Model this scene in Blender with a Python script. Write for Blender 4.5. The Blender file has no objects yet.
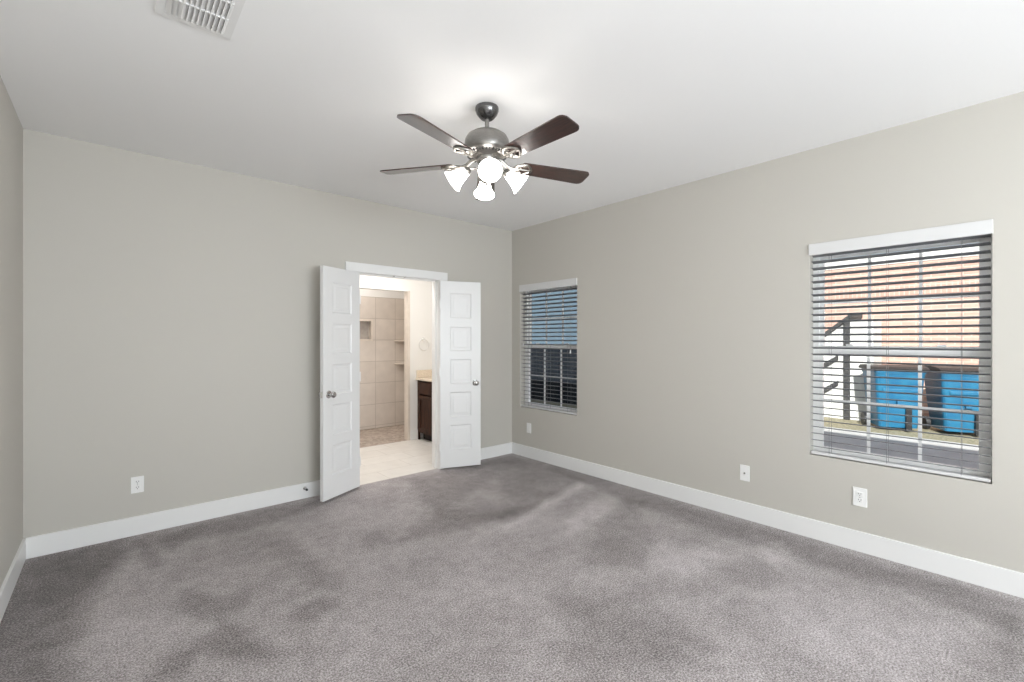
import bpy, bmesh, math, random
import numpy as np
from mathutils import Matrix, Vector

# ------------------------------------------------------------------ camera, world, sun, large lights, exposure
S = bpy.context.scene
COL = S.collection
R = math.radians
H = 2.74                       # ceiling height
XL, XR, YB, YR = -0.43, 3.705, 4.225, -3.0   # inner faces: left, right, back, rear walls
TH = 0.16

cam_d = bpy.data.cameras.new('camera')
cam_d.lens = 455 / 1024 * 36
cam_d.sensor_width = 36
cam_d.shift_y = -0.001
cam_d.clip_start = 0.02
cam = bpy.data.objects.new('camera', cam_d)
COL.objects.link(cam)
cam.location = (0, 0, 1.395)
cam.rotation_euler = (R(90), 0, R(-41.25))
S.camera = cam

world = bpy.data.worlds.new('sky')
S.world = world
world.use_nodes = True
wn = world.node_tree.nodes
wl = world.node_tree.links
bg = wn['Background']
sky = wn.new('ShaderNodeTexSky')
sky.sky_type = 'NISHITA'
sky.sun_disc = False
sky.sun_elevation = R(32)
sky.sun_rotation = R(245)
sky.air_density = 1.2
haze = wn.new('ShaderNodeHueSaturation')
haze.inputs['Saturation'].default_value = 0.55
wl.new(sky.outputs['Color'], haze.inputs['Color'])
wl.new(haze.outputs['Color'], bg.inputs['Color'])
bg.inputs['Strength'].default_value = 0.12

sun_d = bpy.data.lights.new('sun', 'SUN')
sun_d.energy = 7.5
sun_d.angle = R(0.6)
sun_d.color = (1.0, 0.95, 0.88)
sun = bpy.data.objects.new('sun', sun_d)
COL.objects.link(sun)
SUN_EL, SUN_AZ = 31, 25        # sun stands beyond the left wall, a little to the rear
sv = Vector((-math.cos(R(SUN_EL)) * math.cos(R(SUN_AZ)), -math.cos(R(SUN_EL)) * math.sin(R(SUN_AZ)), math.sin(R(SUN_EL))))
sun.rotation_euler = sv.to_track_quat('Z', 'Y').to_euler()
sun.location = sv * 20


def area(name, loc, rot, sx, sy, power, color):
    d = bpy.data.lights.new(name, 'AREA')
    d.shape = 'RECTANGLE'
    d.size, d.size_y = sx, sy
    d.energy = power
    d.color = color
    o = bpy.data.objects.new(name, d)
    COL.objects.link(o)
    o.location = loc
    o.rotation_euler = rot
    return o


# added fill lamp in the made-up rear window, behind the camera
area('rear_fill_lamp', (1.3, YR - 0.05, 1.35), (R(-90 - 33), 0, R(180)), 2.6, 1.4, 215, (0.92, 0.962, 1.0))
# added fill lamp in the made-up side window behind the camera
side = area('side_fill_lamp', (XR + 0.06, -1.75, 1.4), (R(90), 0, R(70)), 1.4, 1.4, 62, (0.92, 0.962, 1.0))
side.data.spread = R(75)
# unseen ceiling lamps added to brighten the bathroom and the shower
area('bathroom_fill_lamp', (2.2, 4.75, H - 0.03), (0, 0, 0), 1.2, 0.5, 29, (1.0, 0.97, 0.935))
area('shower_fill_lamp', (2.6, 6.3, H - 0.03), (0, 0, 0), 0.5, 0.5, 11, (1.0, 0.94, 0.88))
FAN_L = 17.0                   # radiance of the lit fan shades

S.view_settings.view_transform = 'Standard'
S.view_settings.look = 'None'
S.view_settings.gamma = 1.0
S.view_settings.use_curve_mapping = False
S.view_settings.exposure = 0.08
S.cycles.use_denoising = True
S.cycles.max_bounces = 10
S.cycles.diffuse_bounces = 7
S.cycles.sample_clamp_indirect = 6.0

# ------------------------------------------------------------------ materials


def mat(name, color, rough=0.6, metal=0.0, spec=0.5, coat=0.0):
    m = bpy.data.materials.new(name)
    m.use_nodes = True
    b = m.node_tree.nodes['Principled BSDF']
    b.inputs['Base Color'].default_value = (*color, 1)
    b.inputs['Roughness'].default_value = rough
    b.inputs['Metallic'].default_value = metal
    b.inputs['Specular IOR Level'].default_value = spec
    b.inputs['Coat Weight'].default_value = coat
    return m


def nd(m, t, **kw):
    n = m.node_tree.nodes.new(t)
    for k, v in kw.items():
        if k in n.inputs:
            n.inputs[k].default_value = v
        else:
            setattr(n, k, v)
    return n


def ln(m, a, ao, b, bi):
    m.node_tree.links.new(a.outputs[ao], b.inputs[bi])


def bsdf(m):
    return m.node_tree.nodes['Principled BSDF']


def obj_coords(m, scale=(1, 1, 1), rot=(0, 0, 0), loc=(0, 0, 0)):
    tc = nd(m, 'ShaderNodeTexCoord')
    mp = nd(m, 'ShaderNodeMapping')
    mp.inputs['Scale'].default_value = scale
    mp.inputs['Rotation'].default_value = rot
    mp.inputs['Location'].default_value = loc
    ln(m, tc, 'Object', mp, 'Vector')
    return mp


def add_bump(m, scale, strength, dist=0.002, detail=2.0):
    mp = obj_coords(m)
    n = nd(m, 'ShaderNodeTexNoise', Scale=scale, Detail=detail)
    ln(m, mp, 'Vector', n, 'Vector')
    b = nd(m, 'ShaderNodeBump', Strength=strength, Distance=dist)
    ln(m, n, 'Fac', b, 'Height')
    ln(m, b, 'Normal', bsdf(m), 'Normal')
    return n


def ramp(m, stops):
    r = nd(m, 'ShaderNodeValToRGB')
    e = r.color_ramp.elements
    while len(e) > 1:
        e.remove(e[-1])
    e[0].position, e[0].color = stops[0][0], (*stops[0][1], 1)
    for p, c in stops[1:]:
        q = e.new(p)
        q.color = (*c, 1)
    return r


def noisy(name, c0, c1, scale, rough=0.6, metal=0.0, spec=0.5, stretch=(1, 1, 1), detail=4.0, bump=0.0, coat=0.0):
    m = mat(name, c0, rough, metal, spec, coat)
    mp = obj_coords(m, stretch)
    n = nd(m, 'ShaderNodeTexNoise', Scale=scale, Detail=detail)
    ln(m, mp, 'Vector', n, 'Vector')
    r = ramp(m, [(0.3, c0), (0.7, c1)])
    ln(m, n, 'Fac', r, 'Fac')
    ln(m, r, 'Color', bsdf(m), 'Base Color')
    if bump:
        b = nd(m, 'ShaderNodeBump', Strength=bump, Distance=0.003)
        ln(m, n, 'Fac', b, 'Height')
        ln(m, b, 'Normal', bsdf(m), 'Normal')
    return m


M_wall = mat('greige_paint', (0.53, 0.51, 0.468), 0.55, spec=0.3)
add_bump(M_wall, 160, 0.12, 0.001)
M_ceil = mat('ceiling_paint', (0.88, 0.88, 0.88), 0.8, spec=0.2)
add_bump(M_ceil, 90, 0.15, 0.0015)
M_trim = mat('white_trim_paint', (0.79, 0.79, 0.785), 0.35)
M_door = mat('white_door_paint', (0.76, 0.76, 0.76), 0.35)
M_vinyl = mat('white_vinyl', (0.91, 0.91, 0.91), 0.35)
M_slat = mat('blind_slat_backlit', (0.20, 0.205, 0.215), 0.5, spec=0.3)  # white slats coloured dark grey to carry their backlit shade
M_valance = mat('blind_valance_white', (0.66, 0.66, 0.66), 0.4)
M_cord = mat('blind_cord', (0.22, 0.22, 0.22), 0.9)
M_plate = mat('white_plastic', (0.84, 0.84, 0.83), 0.3)
M_slot = mat('dark_slot', (0.03, 0.03, 0.03), 0.5)
M_nickel = noisy('brushed_nickel', (0.25, 0.24, 0.232), (0.32, 0.31, 0.295), 40, rough=0.32, metal=1.0, stretch=(1, 1, 8))
M_pewter = noisy('dark_pewter', (0.13, 0.13, 0.135), (0.18, 0.178, 0.175), 30, rough=0.25, metal=1.0, stretch=(1, 1, 8))
M_silver = noisy('antique_silver', (0.22, 0.21, 0.195), (0.34, 0.325, 0.30), 60, rough=0.34, metal=1.0)
M_chrome = mat('satin_chrome', (0.55, 0.54, 0.53), 0.2, metal=1.0)
M_bright = mat('bright_chrome', (0.9, 0.9, 0.9), 0.25, metal=1.0)
M_blade = noisy('walnut_blade', (0.014, 0.006, 0.005), (0.055, 0.020, 0.014), 14, rough=0.35, stretch=(1, 9, 1), coat=1.0)
M_cab = noisy('dark_cabinet_wood', (0.018, 0.007, 0.004), (0.06, 0.023, 0.012), 8, rough=0.45, stretch=(5, 5, 0.7), spec=0.25)
M_kick = mat('toe_kick_dark', (0.012, 0.007, 0.005), 0.7)  # near-black base colour of the toe kick
M_stone = noisy('beige_granite', (0.58, 0.47, 0.36), (0.82, 0.74, 0.62), 90, rough=0.2, detail=8)
M_bath = mat('bathroom_paint', (0.77, 0.76, 0.74), 0.6, spec=0.3)
M_conc = noisy('concrete', (0.58, 0.57, 0.56), (0.70, 0.69, 0.67), 3, rough=0.9, detail=8)
M_grass = noisy('dry_grass', (0.22, 0.21, 0.12), (0.46, 0.40, 0.29), 25, rough=0.95, detail=6, bump=0.5)
M_soil = noisy('soil_ground', (0.20, 0.17, 0.11), (0.30, 0.27, 0.18), 5, rough=0.95, detail=6)
M_blue = noisy('blue_bin_plastic', (0.007, 0.115, 0.245), (0.016, 0.165, 0.30), 6, rough=0.4)
M_black = mat('black_plastic', (0.015, 0.015, 0.017), 0.5)
M_white_ext = noisy('white_exterior_paint', (0.72, 0.71, 0.68), (0.8, 0.79, 0.77), 5, rough=0.7)
M_dark_ext = noisy('dark_roofing', (0.035, 0.035, 0.04), (0.07, 0.068, 0.065), 20, rough=0.9)
M_fence = noisy('dark_fence_board', (0.008, 0.011, 0.016), (0.014, 0.018, 0.025), 6, rough=0.9, spec=0.1, stretch=(4, 4, 0.5))
M_roof = mat('unseen_roof_shingle', (0.12, 0.11, 0.10), 0.9)
M_ext = mat('exterior_siding', (0.5, 0.48, 0.44), 0.8)


def glass_mat():
    m = bpy.data.materials.new('window_glass')
    m.use_nodes = True
    nt = m.node_tree
    nt.nodes.remove(nt.nodes['Principled BSDF'])
    out = nt.nodes['Material Output']
    t = nd(m, 'ShaderNodeBsdfTransparent')
    t.inputs['Color'].default_value = (0.93, 0.96, 0.97, 1)
    g = nd(m, 'ShaderNodeBsdfGlossy', Roughness=0.02)
    lw = nd(m, 'ShaderNodeLayerWeight', Blend=0.5)
    p5 = nd(m, 'ShaderNodeMath', operation='POWER')
    p5.inputs[1].default_value = 5.0
    ln(m, lw, 'Facing', p5, 0)
    f = nd(m, 'ShaderNodeMath', operation='MULTIPLY_ADD')
    f.inputs[1].default_value = 0.95
    f.inputs[2].default_value = 0.02
    ln(m, p5, 'Value', f, 0)
    mx = nd(m, 'ShaderNodeMixShader')
    ln(m, f, 'Value', mx, 'Fac')
    nt.links.new(t.outputs[0], mx.inputs[1])
    nt.links.new(g.outputs[0], mx.inputs[2])
    nt.links.new(mx.outputs[0], out.inputs['Surface'])
    return m


M_glass = glass_mat()


def emit_mat(name, color, strength):
    m = mat(name, (0.9, 0.88, 0.84), 0.3)
    b = bsdf(m)
    b.inputs['Emission Color'].default_value = (*color, 1)
    b.inputs['Emission Strength'].default_value = strength
    return m


M_shade = emit_mat('lit_frosted_glass', (1.0, 0.95, 0.89), FAN_L)


def tile_mat(name, c1, c2, grout, w, h, mortar, axes, offset=0.0, loc=(0, 0, 0), rough=0.35, rot=0.0, vary=True):
    """stacked or staggered tiles in object coordinates; axes picks the two coordinates"""
    m = mat(name, c1, rough)
    tc = nd(m, 'ShaderNodeTexCoord')
    sp = nd(m, 'ShaderNodeSeparateXYZ')
    cb = nd(m, 'ShaderNodeCombineXYZ')
    ln(m, tc, 'Object', sp, 'Vector')
    ln(m, sp, axes[0], cb, 'X')
    ln(m, sp, axes[1], cb, 'Y')
    mp = nd(m, 'ShaderNodeMapping')
    mp.inputs['Location'].default_value = loc
    mp.inputs['Rotation'].default_value = (0, 0, rot)
    ln(m, cb, 'Vector', mp, 'Vector')
    br = nd(m, 'ShaderNodeTexBrick')
    br.offset = offset
    br.inputs['Scale'].default_value = 1.0
    br.inputs['Brick Width'].default_value = w
    br.inputs['Row Height'].default_value = h
    br.inputs['Mortar Size'].default_value = mortar
    br.inputs['Mortar Smooth'].default_value = 0.1
    br.inputs['Color1'].default_value = (*c1, 1)
    br.inputs['Color2'].default_value = (*c2, 1)
    br.inputs['Mortar'].default_value = (*grout, 1)
    ln(m, mp, 'Vector', br, 'Vector')
    n = nd(m, 'ShaderNodeTexNoise', Scale=7.0, Detail=6.0)
    ln(m, tc, 'Object', n, 'Vector')
    hs = nd(m, 'ShaderNodeHueSaturation')
    mr = nd(m, 'ShaderNodeMapRange')
    mr.inputs['To Min'].default_value = 0.88
    mr.inputs['To Max'].default_value = 1.12
    ln(m, n, 'Fac', mr, 'Value')
    ln(m, mr, 'Result', hs, 'Value')
    ln(m, br, 'Color', hs, 'Color')
    ln(m, hs, 'Color', bsdf(m), 'Base Color')
    bp = nd(m, 'ShaderNodeBump', Strength=0.4, Distance=0.002)
    bp.invert = True
    ln(m, br, 'Fac', bp, 'Height')
    ln(m, bp, 'Normal', bsdf(m), 'Normal')
    return m


M_shower = tile_mat('shower_wall_tile', (0.60, 0.54, 0.485), (0.64, 0.58, 0.525), (0.43, 0.38, 0.335), 0.338, 0.338, 0.004, ('X', 'Z'), loc=(-3.125 + 0.338 * 12, -1.395 + 0.338 * 6, 0))
M_shower_s = tile_mat('shower_side_tile', (0.60, 0.54, 0.485), (0.64, 0.58, 0.525), (0.43, 0.38, 0.335), 0.338, 0.338, 0.004, ('Y', 'Z'), loc=(-6.84 + 0.338 * 24, -1.395 + 0.338 * 6, 0))
M_bathfloor = tile_mat('bathroom_floor_tile', (0.72, 0.69, 0.65), (0.76, 0.735, 0.70), (0.58, 0.55, 0.51), 0.61, 0.305, 0.004, ('X', 'Y'), offset=0.33, loc=(10.1, 5.2, 0), rough=0.3)
M_brick = tile_mat('red_brick', (0.56, 0.33, 0.27), (0.62, 0.38, 0.31), (0.64, 0.47, 0.40), 0.215, 0.075, 0.010, ('Y', 'Z'), offset=0.5, loc=(30, 5, 0), rough=0.85)
M_siding = tile_mat('slate_blue_siding', (0.10, 0.15, 0.20), (0.105, 0.155, 0.205), (0.085, 0.13, 0.18), 30.0, 0.16, 0.012, ('Y', 'Z'), loc=(3, 5, 0), rough=0.7)


def pebble_mat():
    m = mat('pebble_mosaic', (0.5, 0.42, 0.34), 0.5)
    mp = obj_coords(m)
    v = nd(m, 'ShaderNodeTexVoronoi', Scale=24.0)
    ln(m, mp, 'Vector', v, 'Vector')
    sx = nd(m, 'ShaderNodeSeparateColor')
    ln(m, v, 'Color', sx, 'Color')
    r = ramp(m, [(0.0, (0.30, 0.24, 0.195)), (0.5, (0.40, 0.335, 0.285)), (1.0, (0.50, 0.43, 0.375))])
    ln(m, sx, 'Red', r, 'Fac')
    ln(m, r, 'Color', bsdf(m), 'Base Color')
    return m


M_pebble = pebble_mat()


def carpet_mat():
    m = mat('taupe_carpet', (0.3, 0.28, 0.27), 0.95, spec=0.1)
    b = bsdf(m)
    b.inputs['Sheen Weight'].default_value = 0.15
    at = nd(m, 'ShaderNodeAttribute', attribute_name='pile')
    mp = obj_coords(m)
    big = nd(m, 'ShaderNodeTexNoise', Scale=2.2, Detail=5.0, Roughness=0.6, Distortion=0.6)
    ln(m, mp, 'Vector', big, 'Vector')
    fine = nd(m, 'ShaderNodeTexNoise', Scale=120.0, Detail=3.0, Roughness=0.8)
    ln(m, mp, 'Vector', fine, 'Vector')
    g = nd(m, 'ShaderNodeMapRange')
    g.inputs['From Min'].default_value = 0.36
    g.inputs['From Max'].default_value = 0.64
    g.inputs['To Min'].default_value = -0.5
    g.inputs['To Max'].default_value = 0.5
    ln(m, fine, 'Fac', g, 'Value')
    mid = nd(m, 'ShaderNodeTexNoise', Scale=13.0, Detail=4.0, Roughness=0.7)
    ln(m, mp, 'Vector', mid, 'Vector')
    # pile lay: 0 brushed away (dark) ... 1 brushed towards the viewer (light)
    a0 = nd(m, 'ShaderNodeMath', operation='MULTIPLY_ADD')
    a0.inputs[1].default_value = 0.95
    ln(m, mid, 'Fac', a0, 0)
    ln(m, at, 'Fac', a0, 2)
    a1 = nd(m, 'ShaderNodeMath', operation='MULTIPLY_ADD')
    a1.inputs[1].default_value = 1.0
    ln(m, big, 'Fac', a1, 0)
    ln(m, a0, 'Value', a1, 2)
    a2 = nd(m, 'ShaderNodeMath', operation='MULTIPLY_ADD')
    a2.inputs[1].default_value = 1.7
    ln(m, g, 'Result', a2, 0)
    ln(m, a1, 'Value', a2, 2)
    r = ramp(m, [(0.0, (0.10, 0.088, 0.088)), (0.5, (0.335, 0.300, 0.297)), (1.0, (0.68, 0.635, 0.65))])
    mr = nd(m, 'ShaderNodeMapRange')
    mr.inputs['From Min'].default_value = 0.42
    mr.inputs['From Max'].default_value = 2.42
    ln(m, a2, 'Value', mr, 'Value')
    ln(m, mr, 'Result', r, 'Fac')
    ln(m, r, 'Color', b, 'Base Color')
    bp = nd(m, 'ShaderNodeBump', Strength=0.6, Distance=0.006)
    ln(m, fine, 'Fac', bp, 'Height')
    ln(m, bp, 'Normal', b, 'Normal')
    return m


M_carpet = carpet_mat()

# ------------------------------------------------------------------ mesh helpers


def BM():
    return bmesh.new()


def bx(bm, x0, x1, y0, y1, z0, z1, mtx=None, bevel=0.0, seg=2):
    r = bmesh.ops.create_cube(bm, size=1.0)
    vs = r['verts']
    for v in vs:
        v.co = Vector(((x0 + x1) / 2 + v.co.x * (x1 - x0), (y0 + y1) / 2 + v.co.y * (y1 - y0), (z0 + z1) / 2 + v.co.z * (z1 - z0)))
    if bevel:
        es = list({e for v in vs for e in v.link_edges})
        g = bmesh.ops.bevel(bm, geom=es, offset=bevel, segments=seg, affect='EDGES', profile=0.5, clamp_overlap=True)
        vs = list({v for f in g['faces'] for v in f.verts} | {v for v in vs if v.is_valid})
    if mtx is not None:
        for v in vs:
            v.co = mtx @ v.co
    return vs


def lathe(bm, prof, seg=32, mtx=None, cap=False):
    rings = []
    for r, z in prof:
        ring = []
        if r < 1e-6:
            p = Vector((0, 0, z))
            ring = [bm.verts.new(mtx @ p if mtx else p)]
        else:
            for i in range(seg):
                a = 2 * math.pi * i / seg
                p = Vector((r * math.cos(a), r * math.sin(a), z))
                ring.append(bm.verts.new(mtx @ p if mtx else p))
        rings.append(ring)
    for a, b in zip(rings, rings[1:]):
        if len(a) == 1 and len(b) == 1:
            continue
        for i in range(seg):
            j = (i + 1) % seg
            if len(a) == 1:
                bm.faces.new((a[0], b[j], b[i]))
            elif len(b) == 1:
                bm.faces.new((a[i], a[j], b[0]))
            else:
                bm.faces.new((a[i], a[j], b[j], b[i]))


def cyl(bm, p0, p1, r0, r1=None, seg=16):
    p0, p1 = Vector(p0), Vector(p1)
    d = p1 - p0
    m = Matrix.Translation(p0) @ d.to_track_quat('Z', 'Y').to_matrix().to_4x4()
    L = d.length
    r1 = r0 if r1 is None else r1
    lathe(bm, [(0, 0), (r0, 0), (r1, L), (0, L)], seg, m)


def tube(bm, pts, rad, seg=8):
    pts = [Vector(p) for p in pts]
    rings = []
    up = Vector((0, 0, 1))
    for i, p in enumerate(pts):
        t = (pts[min(i + 1, len(pts) - 1)] - pts[max(i - 1, 0)]).normalized()
        n = t.cross(up)
        if n.length < 1e-4:
            n = t.cross(Vector((1, 0, 0)))
        n.normalize()
        b = t.cross(n)
        rr = rad[i] if isinstance(rad, (list, tuple)) else rad
        rings.append([bm.verts.new(p + (n * math.cos(2 * math.pi * k / seg) + b * math.sin(2 * math.pi * k / seg)) * rr) for k in range(seg)])
    for a, b in zip(rings, rings[1:]):
        for k in range(seg):
            j = (k + 1) % seg
            bm.faces.new((a[k], a[j], b[j], b[k]))
    bm.faces.new(rings[0])
    bm.faces.new(rings[-1])


def prism(bm, pts2, z0, z1, mtx=None):
    lo = [bm.verts.new((mtx or Matrix()) @ Vector((x, y, z0))) for x, y in pts2]
    hi = [bm.verts.new((mtx or Matrix()) @ Vector((x, y, z1))) for x, y in pts2]
    bm.faces.new(lo[::-1])
    bm.faces.new(hi)
    n = len(lo)
    for i in range(n):
        j = (i + 1) % n
        bm.faces.new((lo[i], lo[j], hi[j], hi[i]))


def obj(name, bm, m, parent=None, smooth=False, kind=None, loc=None):
    bmesh.ops.recalc_face_normals(bm, faces=bm.faces)
    me = bpy.data.meshes.new(name)
    bm.to_mesh(me)
    bm.free()
    if smooth:
        for p in me.polygons:
            p.use_smooth = True
    o = bpy.data.objects.new(name, me)
    COL.objects.link(o)
    for x in (m if isinstance(m, (list, tuple)) else [m]):
        me.materials.append(x)
    if smooth:
        md = o.modifiers.new('split', 'EDGE_SPLIT')
        md.split_angle = R(35)
    if parent:
        o.parent = parent
    if kind:
        o['kind'] = kind
    if loc:
        o.location = loc
    return o


def thing(name, label, cat, loc=(0, 0, 0), rotz=0.0, group=None):
    o = bpy.data.objects.new(name, None)
    COL.objects.link(o)
    o.empty_display_size = 0.1
    o.location = loc
    o.rotation_euler = (0, 0, rotz)
    return tag(o, label, cat, group)


def tag(o, label, cat, group=None):
    o['label'] = label
    o['category'] = cat
    o['kind'] = 'thing'
    if group:
        o['group'] = group
    return o


def dup(root, loc, rotz, label, group=None):
    def cp(o, parent):
        c = o.copy()
        COL.objects.link(c)
        c.parent = parent
        for ch in list(o.children):
            cp(ch, c)
        return c
    r = cp(root, None)
    r.location = loc
    r.rotation_euler = (0, 0, rotz)
    r['label'] = label
    if group:
        r['group'] = group
    return r


def slab_with_holes(u0, u1, v0, v1, w0, w1, holes, mapf):
    """a wall slab with rectangular openings: u along the wall, v up, w through its thickness"""
    us = sorted({u0, u1, *[h[0] for h in holes], *[h[1] for h in holes]})
    vs = sorted({v0, v1, *[h[2] for h in holes], *[h[3] for h in holes]})
    us = [u for u in us if u0 <= u <= u1]
    vs = [v for v in vs if v0 <= v <= v1]

    def solid(i, j):
        if not (0 <= i < len(us) - 1 and 0 <= j < len(vs) - 1):
            return False
        cu, cv = (us[i] + us[i + 1]) / 2, (vs[j] + vs[j + 1]) / 2
        return not any(h[0] < cu < h[1] and h[2] < cv < h[3] for h in holes)
    bm = BM()
    cache = {}

    def V(u, v, w):
        k = (round(u, 5), round(v, 5), round(w, 5))
        if k not in cache:
            cache[k] = bm.verts.new(mapf(u, v, w))
        return cache[k]
    for i in range(len(us) - 1):
        for j in range(len(vs) - 1):
            if not solid(i, j):
                continue
            a, b, c, d = us[i], us[i + 1], vs[j], vs[j + 1]
            for w in (w0, w1):
                bm.faces.new((V(a, c, w), V(b, c, w), V(b, d, w), V(a, d, w)))
            if not solid(i - 1, j):
                bm.faces.new((V(a, c, w0), V(a, d, w0), V(a, d, w1), V(a, c, w1)))
            if not solid(i + 1, j):
                bm.faces.new((V(b, c, w0), V(b, d, w0), V(b, d, w1), V(b, c, w1)))
            if not solid(i, j - 1):
                bm.faces.new((V(a, c, w0), V(b, c, w0), V(b, c, w1), V(a, c, w1)))
            if not solid(i, j + 1):
                bm.faces.new((V(a, d, w0), V(b, d, w0), V(b, d, w1), V(a, d, w1)))
    return bm


alongX = lambda u, v, w: (u, w, v)
alongY = lambda u, v, w: (w, u, v)

# ------------------------------------------------------------------ the room shell
DX0, DX1, DZ = 1.735, 2.645, 2.04             # doorway
W2 = (0.142, 1.033, 0.585, 2.068)            # y0, y1, z0, z1 of the near window
W1 = (3.178, 4.078, 0.588, 2.052)            # the corner window
W4 = (-2.5, -1.0, 0.588, 2.068)             # side window, unseen behind the camera, added for fill light
W3 = (-0.1, 2.7, 0.55, 2.15)                    # rear window, unseen behind the camera, added for fill light
BWT = 0.12                                   # back wall thickness

obj('wall_back', slab_with_holes(XL - TH, XR, 0, H, YB, YB + BWT, [(DX0 - 0.02, DX1 + 0.02, -1, DZ + 0.02)], alongX), M_wall, kind='structure')
obj('wall_right', slab_with_holes(YR - TH, 7.1, 0, H, XR, XR + TH, [W1, W2, W4], alongY), M_wall, kind='structure')
obj('wall_left', slab_with_holes(YR, YB, 0, H, XL - TH, XL, [], alongY), M_wall, kind='structure')
obj('wall_rear', slab_with_holes(XL - TH, XR, 0, H, YR - TH, YR, [W3], alongX), M_wall, kind='structure')
bm = BM()
bx(bm, XL - TH, XR + TH, YR - TH, 7.1, H, H + 0.1)
obj('ceiling', bm, M_ceil, kind='structure')
bm = BM()
bx(bm, -3.5, XR + 0.55, -7.0, 9.5, H + 0.12, H + 0.3)  # unseen roof; eave and long rear reach shaped to block the sun
obj('roof', bm, M_roof, kind='structure')  # unseen roof, shaped to block the sun

# carpet: fine grid whose point attribute says which way the pile lies
FW, RT = (0.6593, 0.7518), (0.7518, -0.6593)


def floor_pt(px, py):
    d = 1.395 * 455 / (py - 340)
    l = (px - 512) / 455 * d
    return (d * FW[0] + l * RT[0], d * FW[1] + l * RT[1])


# sweeps of the vacuum cleaner and of feet, as outlines on the floor: (delta, softness in m, outline)
SWEEPS = [
    (-0.42, 0.10, [(-60, 640), (24, 560), (128, 538), (122, 556), (92, 592), (64, 640), (40, 720), (-60, 720)]),
    (-0.30, 0.04, [(134, 541), (148, 537), (156, 552), (160, 566), (150, 570), (139, 560)]),
    (-0.32, 0.06, [(157, 537), (205, 524), (190, 540), (172, 553), (162, 550)]),
    (-0.26, 0.07, [(205, 524), (322, 500), (322, 505), (290, 518), (240, 532), (190, 540)]),
    (-0.26, 0.05, [(174, 603), (190, 586), (225, 596), (256, 590), (252, 604), (214, 623)]),
    (-0.30, 0.05, [(138, 684), (228, 618), (250, 630), (292, 656), (250, 660), (206, 655), (176, 684)]),
    (-0.24, 0.05, [(288, 614), (328, 592), (346, 600), (322, 618), (300, 622)]),
    (-0.20, 0.06, [(270, 540), (300, 538), (318, 560), (352, 585), (330, 588), (292, 566)]),
    (-0.14, 0.06, [(360, 536), (384, 527), (392, 540), (372, 546)]),
    (-0.28, 0.08, [(410, 480), (470, 466), (512, 456), (560, 470), (584, 479), (552, 497), (500, 520), (452, 520), (418, 500)]),
    (0.16, 0.08, [(497, 474), (503, 506), (446, 508)]),
    (0.12, 0.08, [(480, 468), (500, 462), (520, 470), (500, 476)]),
    (0.26, 0.06, [(496, 530), (516, 524), (588, 486), (578, 482), (540, 504)]),
    (-0.26, 0.10, [(432, 510), (460, 520), (540, 502), (530, 512), (460, 530), (400, 540)]),
    (-0.17, 0.07, [(582, 568), (598, 530), (624, 498), (650, 503), (640, 520), (660, 545), (640, 570)]),
    (0.22, 0.06, [(600, 522), (622, 498), (605, 494), (576, 512), (560, 540)]),
    (-0.30, 0.10, [(520, 454), (620, 482), (760, 528), (1030, 604), (1030, 640), (900, 590), (720, 535), (600, 490)]),
    (0.22, 0.05, [(752, 545), (776, 540), (790, 556), (768, 562)]),
    (-0.20, 0.06, [(700, 560), (752, 556), (790, 580), (760, 590), (715, 580)]),
    (0.20, 0.12, [(640, 540), (700, 548), (740, 560), (690, 580), (630, 572)]),
    (0.08, 0.15, [(800, 560), (860, 590), (960, 640), (900, 690), (800, 660), (740, 610)]),
    (-0.18, 0.12, [(560, 600), (640, 590), (700, 640), (650, 690), (580, 690)]),
    (0.16, 0.12, [(60, 682), (110, 600), (170, 620), (140, 682)]),
    (-0.24, 0.08, [(960, 690), (1010, 618), (1030, 622), (1030, 690)]),
]


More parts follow.
